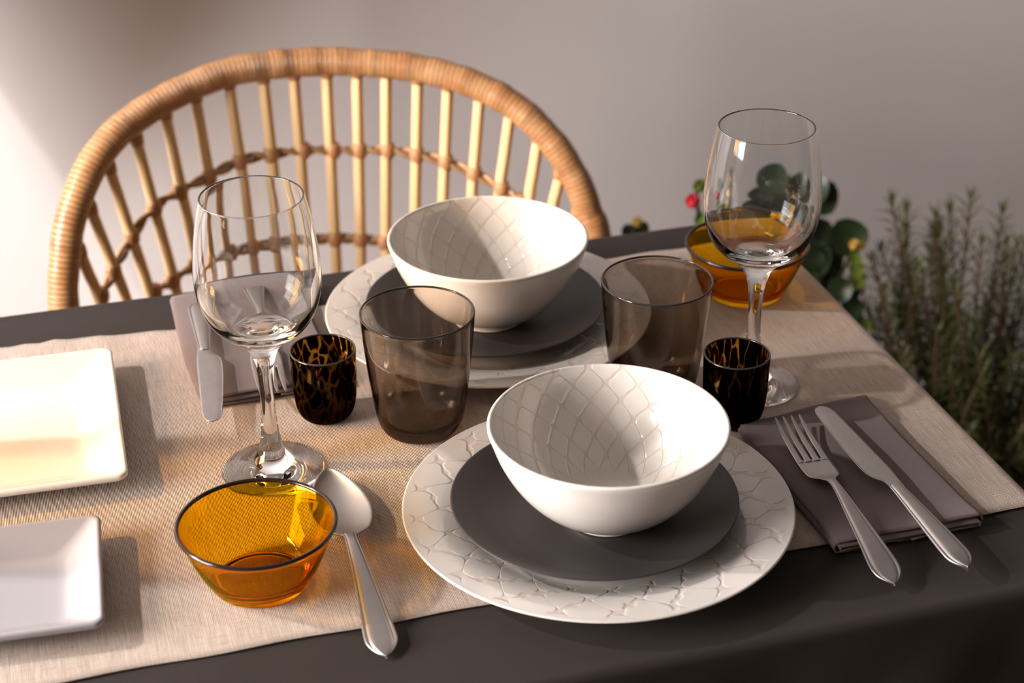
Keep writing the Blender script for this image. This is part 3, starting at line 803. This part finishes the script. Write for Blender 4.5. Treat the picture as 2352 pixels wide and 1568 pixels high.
ros = empty('potted_rosemary', (1.10, 1.74, 0)); tag(ros, 'bushy rosemary plant with upright needle-leaved stems beyond the table corner', 'plant')
pot(ros, .085, .115, .24, M['pot'], .225)
RO = Vector((1.10, 1.74, 0))
tips = [(.970, 1.75, .607), (1.003, 1.77, .585), (1.075, 1.75, .600), (1.060, 1.80, .555), (1.030, 1.74, .560), (1.100, 1.70, .560), (1.128, 1.72, .545), (1.155, 1.70, .530), (.945, 1.70, .520),
        (.985, 1.70, .545), (1.02, 1.68, .530), (1.06, 1.69, .570), (1.14, 1.78, .56), (1.19, 1.74, .56), (1.21, 1.70, .52), (1.24, 1.76, .54), (1.17, 1.66, .47), (.93, 1.76, .46), (.925, 1.72, .42), (.96, 1.66, .45),
        (1.00, 1.65, .44), (1.04, 1.64, .46), (1.08, 1.63, .45), (1.12, 1.64, .47), (1.20, 1.64, .44), (.99, 1.80, .52), (1.09, 1.82, .55), (.94, 1.66, .37), (.98, 1.62, .37), (1.03, 1.61, .36), (1.10, 1.60, .37), (1.16, 1.61, .38), (.915, 1.69, .34), (1.24, 1.68, .40)]
rnd = random.Random(3)
more = []
for k in range(90):
    x, y, z = tips[k % len(tips)]
    more.append((x + rnd.uniform(-.03, .03), y + rnd.uniform(-.03, .03), z - rnd.uniform(.02, .16)))
stems, ndl = MB(), MB()
for ti, (x, y, z) in enumerate(tips + more):
    base = Vector((rnd.uniform(-.06, .06), rnd.uniform(-.06, .06), .22)); tip = Vector((x, y, z)) - RO
    m1 = base.lerp(tip, .35) + Vector((tip.x * .18, tip.y * .18, -.01)); m2 = base.lerp(tip, .7) + Vector((tip.x * .10, tip.y * .10, 0))
    P = [Vector(p) for p in catmull([tuple(base), tuple(m1), tuple(m2), tuple(tip)], 14)]
    n = len(P)
    V, F, UV = tube(P, [lerp(.0028, .0010, i / n) for i in range(n)], 6); stems.add(V, F, UV)
    L_ = sum((P[i + 1] - P[i]).length for i in range(n - 1)); cnt = int(L_ / .0026)
    for k in range(cnt):
        s = k / cnt
        if s < .18: continue
        f = s * (n - 1); i = min(int(f), n - 2); p = P[i].lerp(P[i + 1], f - i); t_ = (P[i + 1] - P[i]).normalized()
        a = k * 2.4 + rnd.uniform(-.3, .3); q = t_.orthogonal().normalized(); q.rotate(Matrix.Rotation(a, 3, t_))
        d = q * rnd.uniform(.7, 1.0) + t_ * (rnd.uniform(.35, .7) + (1.2 if s > .94 else 0))
        needle(ndl, p, d, rnd.uniform(.020, .031) * (1 - .2 * (s > .95)), .0014)
stems.build('stems', M['twig'], ros); ndl.build('needles', M['rosem'], ros)

def round_leaf(mb, c, nrm, r, cup=.25, lobes=0, seg=14):
    nrm = nrm.normalized(); x = nrm.orthogonal().normalized(); y = nrm.cross(x); b0 = len(mb.V)
    mb.V.append(tuple(c - nrm * r * cup)); mb.U.append((0, 0))
    for rr, zz in ((.5, .70), (1.0, 0)):
        for k in range(seg):
            a = 2 * PI * k / seg; q = r * rr * (1 + .06 * math.sin(3 * a + c.x * 90))
            mb.V.append(tuple(c + (x * math.cos(a) + y * math.sin(a)) * q - nrm * r * cup * zz)); mb.U.append((0, 0))
    for k in range(seg):
        k2 = (k + 1) % seg
        mb.F.append((b0, b0 + 1 + k, b0 + 1 + k2)); mb.F.append((b0 + 1 + k, b0 + 1 + seg + k, b0 + 1 + seg + k2, b0 + 1 + k2))

bo = empty('potted_flowering_plant', (.86, 1.83, 0)); tag(bo, 'dark round-leaved plant with small red and yellow flowers behind the right wine glass', 'plant')
pot(bo, .075, .10, .20, M['clay'], .185)
BO = Vector((.86, 1.83, 0)); rnd = random.Random(11)
leaves, st, fresh = MB(), MB(), MB()
def W(x, y, z): return Vector((x, y, z + ZT)) - BO
big = [((.845, 1.80, -.125), .020), ((.862, 1.80, -.140), .018), ((.828, 1.80, -.150), .016), ((.893, 1.80, -.140), .017), ((.906, 1.80, -.152), .018), ((.936, 1.78, -.199), .0195), ((.905, 1.80, -.205), .020), ((.893, 1.79, -.225), .022),
       ((.915, 1.79, -.232), .018), ((.880, 1.81, -.185), .018), ((.852, 1.81, -.175), .017), ((.875, 1.78, -.250), .020), ((.900, 1.77, -.262), .020), ((.835, 1.82, -.190), .018), ((.858, 1.80, -.215), .018), ((.812, 1.80, -.185), .012),
       ((.925, 1.76, -.300), .016), ((.900, 1.76, -.320), .018), ((.870, 1.76, -.300), .018), ((.940, 1.74, -.350), .016), ((.910, 1.74, -.360), .018), ((.880, 1.75, -.360), .02), ((.850, 1.77, -.330), .02)]
for (p, r) in big:
    c = W(*p)
    nrm = Vector((rnd.uniform(-.5, .3), -1 + rnd.uniform(-.1, .4), rnd.uniform(.0, .8)))
    round_leaf(leaves, c, nrm, r * 1.2, .28)
    base = Vector((rnd.uniform(-.03, .03), rnd.uniform(-.03, .03), .19))
    P = [Vector(q) for q in catmull([tuple(base), tuple(base.lerp(c, .5) + Vector((c.x * .15, 0, .02))), tuple(c + nrm * -.004)], 8)]
    V, F, UV = tube(P, [lerp(.0034, .0016, i / len(P)) for i in range(len(P))], 6); st.add(V, F, UV)
for k in range(26):
    c = W(.87 + rnd.uniform(-.06, .07), 1.80 + rnd.uniform(-.05, .03), rnd.uniform(-.42, -.20))
    round_leaf(leaves, c, Vector((rnd.uniform(-.7, .7), -1, rnd.uniform(-.2, 1))), rnd.uniform(.012, .019), .3)
for p, r in (((.937, 1.755, -.230), .010), ((.940, 1.755, -.245), .011), ((.934, 1.755, -.215), .008), ((.927, 1.70, -.275), .008), ((.760, 1.78, -.165), .010), ((.700, 1.848, -.186), .009), ((.689, 1.848, -.188), .009), ((.681, 1.848, -.186), .008), ((.915, 1.75, -.30), .011), ((.895, 1.75, -.335), .010), ((.745, 1.78, -.150), .008)):
    round_leaf(fresh if p[0] > .72 else leaves, W(*p), Vector((rnd.uniform(-.4, .4), -1, .6)), r, .3)
for tip in ((.738, 1.781, -.112), (.690, 1.850, -.178), (.775, 1.80, -.100), (.936, 1.762, -.20)):
    c = W(*tip); base = Vector((-.02, .0, .19))
    P = [Vector(q) for q in catmull([tuple(base), tuple(base.lerp(c, .6) + Vector((-.005, 0, -.015))), tuple(c)], 10)]
    V, F, UV = tube(P, [lerp(.0036, .0022, i / len(P)) for i in range(len(P))], 6); st.add(V, F, UV)
st.build('stems', M['leaf'], bo); leaves.build('dark_leaves', M['leaf'], bo); fresh.build('young_leaves', M['fresh'], bo)
def flower(p, r, m, name):
    mb = MB(); c = W(*p)
    for k in range(6):
        a = 2 * PI * k / 6; d = Vector((math.cos(a) * .8, -.45, math.sin(a) * .8 + .3))
        round_leaf(mb, c + d * r * .5, d + Vector((0, -.5, .4)), r * .55, .45, seg=10)
    return mb.build(name, m, bo)
flower((.732, 1.775, -.123), .0110, M['red'], 'red_flower')
flower((.741, 1.778, -.107), .0100, M['fresh'], 'flower_bud')
flower((.692, 1.846, -.175), .0075, M['yellow'], 'yellow_flower')
flower((.928, 1.750, -.194), .0080, M['yellow'], 'yellow_flower')
flower((.938, 1.752, -.198), .0070, M['yellow'], 'yellow_flower')

# ------------------------------------------------------------------ light
def light(name, typ, loc, energy, col, **kw):
    l = bpy.data.lights.new(name, typ); l.energy = energy; l.color = col
    for k, v in kw.items(): setattr(l, k, v)
    o = bpy.data.objects.new(name, l); C.objects.link(o); o.location = loc; return o
# key light from the left, the added screen below cuts its edge on the wall
k = light('key_lamp', 'SPOT', (-1.3872, 1.4969, ZT + 1.15), KEY, (1.0, .955, .92), spot_size=math.radians(100), spot_blend=.3, shadow_soft_size=.030)
ax = Vector((math.cos(math.radians(-12)) * math.cos(math.radians(-20)), math.sin(math.radians(-12)) * math.cos(math.radians(-20)), math.sin(math.radians(-20))))
k.rotation_euler = ax.to_track_quat('-Z', 'Y').to_euler()
k.data.cycles.is_caustics_light = True
# screen added out of view, shaped to cast the slanted shade on the wall
LP = Vector((-1.3872, 1.4969, ZT + 1.15)); ND = Vector((math.cos(math.radians(18)), math.sin(math.radians(18)), 0))
def on_screen(u, z):
    d = Vector((u, 2.15, z + ZT)) - LP; return LP + d * (1.30 / d.dot(ND))
Q = [on_screen(-.103, .16), on_screen(.250, -.593), on_screen(1.62, -.70), on_screen(1.62, .12)]
scr = empty('added_shade_screen', (Q[2].x, Q[2].y, 0)); tag(scr, 'grey screen added out of view at the left to shade the wall', 'screen')
so_ = Vector((Q[2].x, Q[2].y, 0)); th = ND * .004
V = [q - so_ for q in Q] + [q + th - so_ for q in Q]
meshobj('canvas', V, [(0, 1, 2, 3), (7, 6, 5, 4), (0, 4, 5, 1), (1, 5, 6, 2), (2, 6, 7, 3), (3, 7, 4, 0)], M['canvas'], scr, smooth_=False)
V, F, UV = tube([Vector((0, 0, .02)) + th, Vector((0, 0, Q[3].z)) + th], .012, 12); meshobj('pole', V, F, M['paint'], scr, uv=UV)
V, F, UV = lathe([(0, 0), (.11, 0), (.11, .012), (.02, .022), (0, .022)], 32); meshobj('base', V, F, M['paint'], scr, uv=UV)
# amber vase added out of view, flat-sided to tint the light evenly
V, F = [], []; vr = [(.002, .0, .010), (0, .003, .012), (0, .333, .012), (.001, .336, .010)]
for ins, z, r in vr: V += [(x, y, z) for x, y in rrect(.045 - ins, .068 - ins, r, 6)]
kk = 28
for j in range(len(vr) - 1):
    for i in range(kk): F.append((j * kk + i, j * kk + (i + 1) % kk, (j + 1) * kk + (i + 1) % kk, (j + 1) * kk + i))
F.append(tuple(reversed(range(kk))))
vase = meshobj('tint_vase', V, F, M['paleamber'], None, (-.262, 1.212, ZR), smooth_=False)
tag(vase, 'tall square amber glass vase added out of view at the left to tint the light', 'vase')
# daylight outside the window in the left wall
wl = light('window_daylight', 'AREA', (-2.55, 1.0, ZT + .80), WIN, (1.0, .945, .915), shape='RECTANGLE', size=1.7, size_y=1.5)
wl.rotation_euler = Vector((1, .12, -.08)).to_track_quat('-Z', 'Y').to_euler()
w_ = bpy.data.worlds.new('room_light'); bpy.context.scene.world = w_; w_.use_nodes = True
w_.node_tree.nodes['Background'].inputs[0].default_value = (1.0, .86, .76, 1); w_.node_tree.nodes['Background'].inputs[1].default_value = AMB
for o in (RUNNER, bpy.data.objects['square_plate'], bpy.data.objects['square_plate.001'], bpy.data.objects['tablecloth'], ch1, ch2, gp1, gp2, bpy.data.objects['napkin'], bpy.data.objects['napkin.001'], bw1, bw2):
    o.cycles.is_caustics_receiver = True

# ------------------------------------------------------------------ camera
cd = bpy.data.cameras.new('camera'); cam = bpy.data.objects.new('camera', cd); C.objects.link(cam)
fwd = Vector((0.24541449, 0.84393849, -0.47701105)); rt = Vector((0.95936521, -0.28211286, -0.00554238)); upv = Vector((0.13924839, 0.45626763, 0.87887982))
mw = Matrix(((rt.x, upv.x, -fwd.x, 0), (rt.y, upv.y, -fwd.y, 0), (rt.z, upv.z, -fwd.z, .7322218 + ZT), (0, 0, 0, 1)))
cam.matrix_world = mw
cd.sensor_width = 36; cd.lens = 4198.1557 * 36 / 2352; cd.clip_start = .05
cd.dof.use_dof = True; cd.dof.focus_distance = 1.33; cd.dof.aperture_fstop = 5.8
sc = bpy.context.scene; sc.camera = cam
sc.view_settings.view_transform = 'Standard'; sc.view_settings.look = 'None'
sc.view_settings.gamma = 1; sc.view_settings.use_curve_mapping = False; sc.view_settings.exposure = EXPO
sc.cycles.max_bounces = 16; sc.cycles.transmission_bounces = 16; sc.cycles.glossy_bounces = 8; sc.cycles.transparent_max_bounces = 16
sc.cycles.sample_clamp_indirect = 8; sc.cycles.use_denoising = True
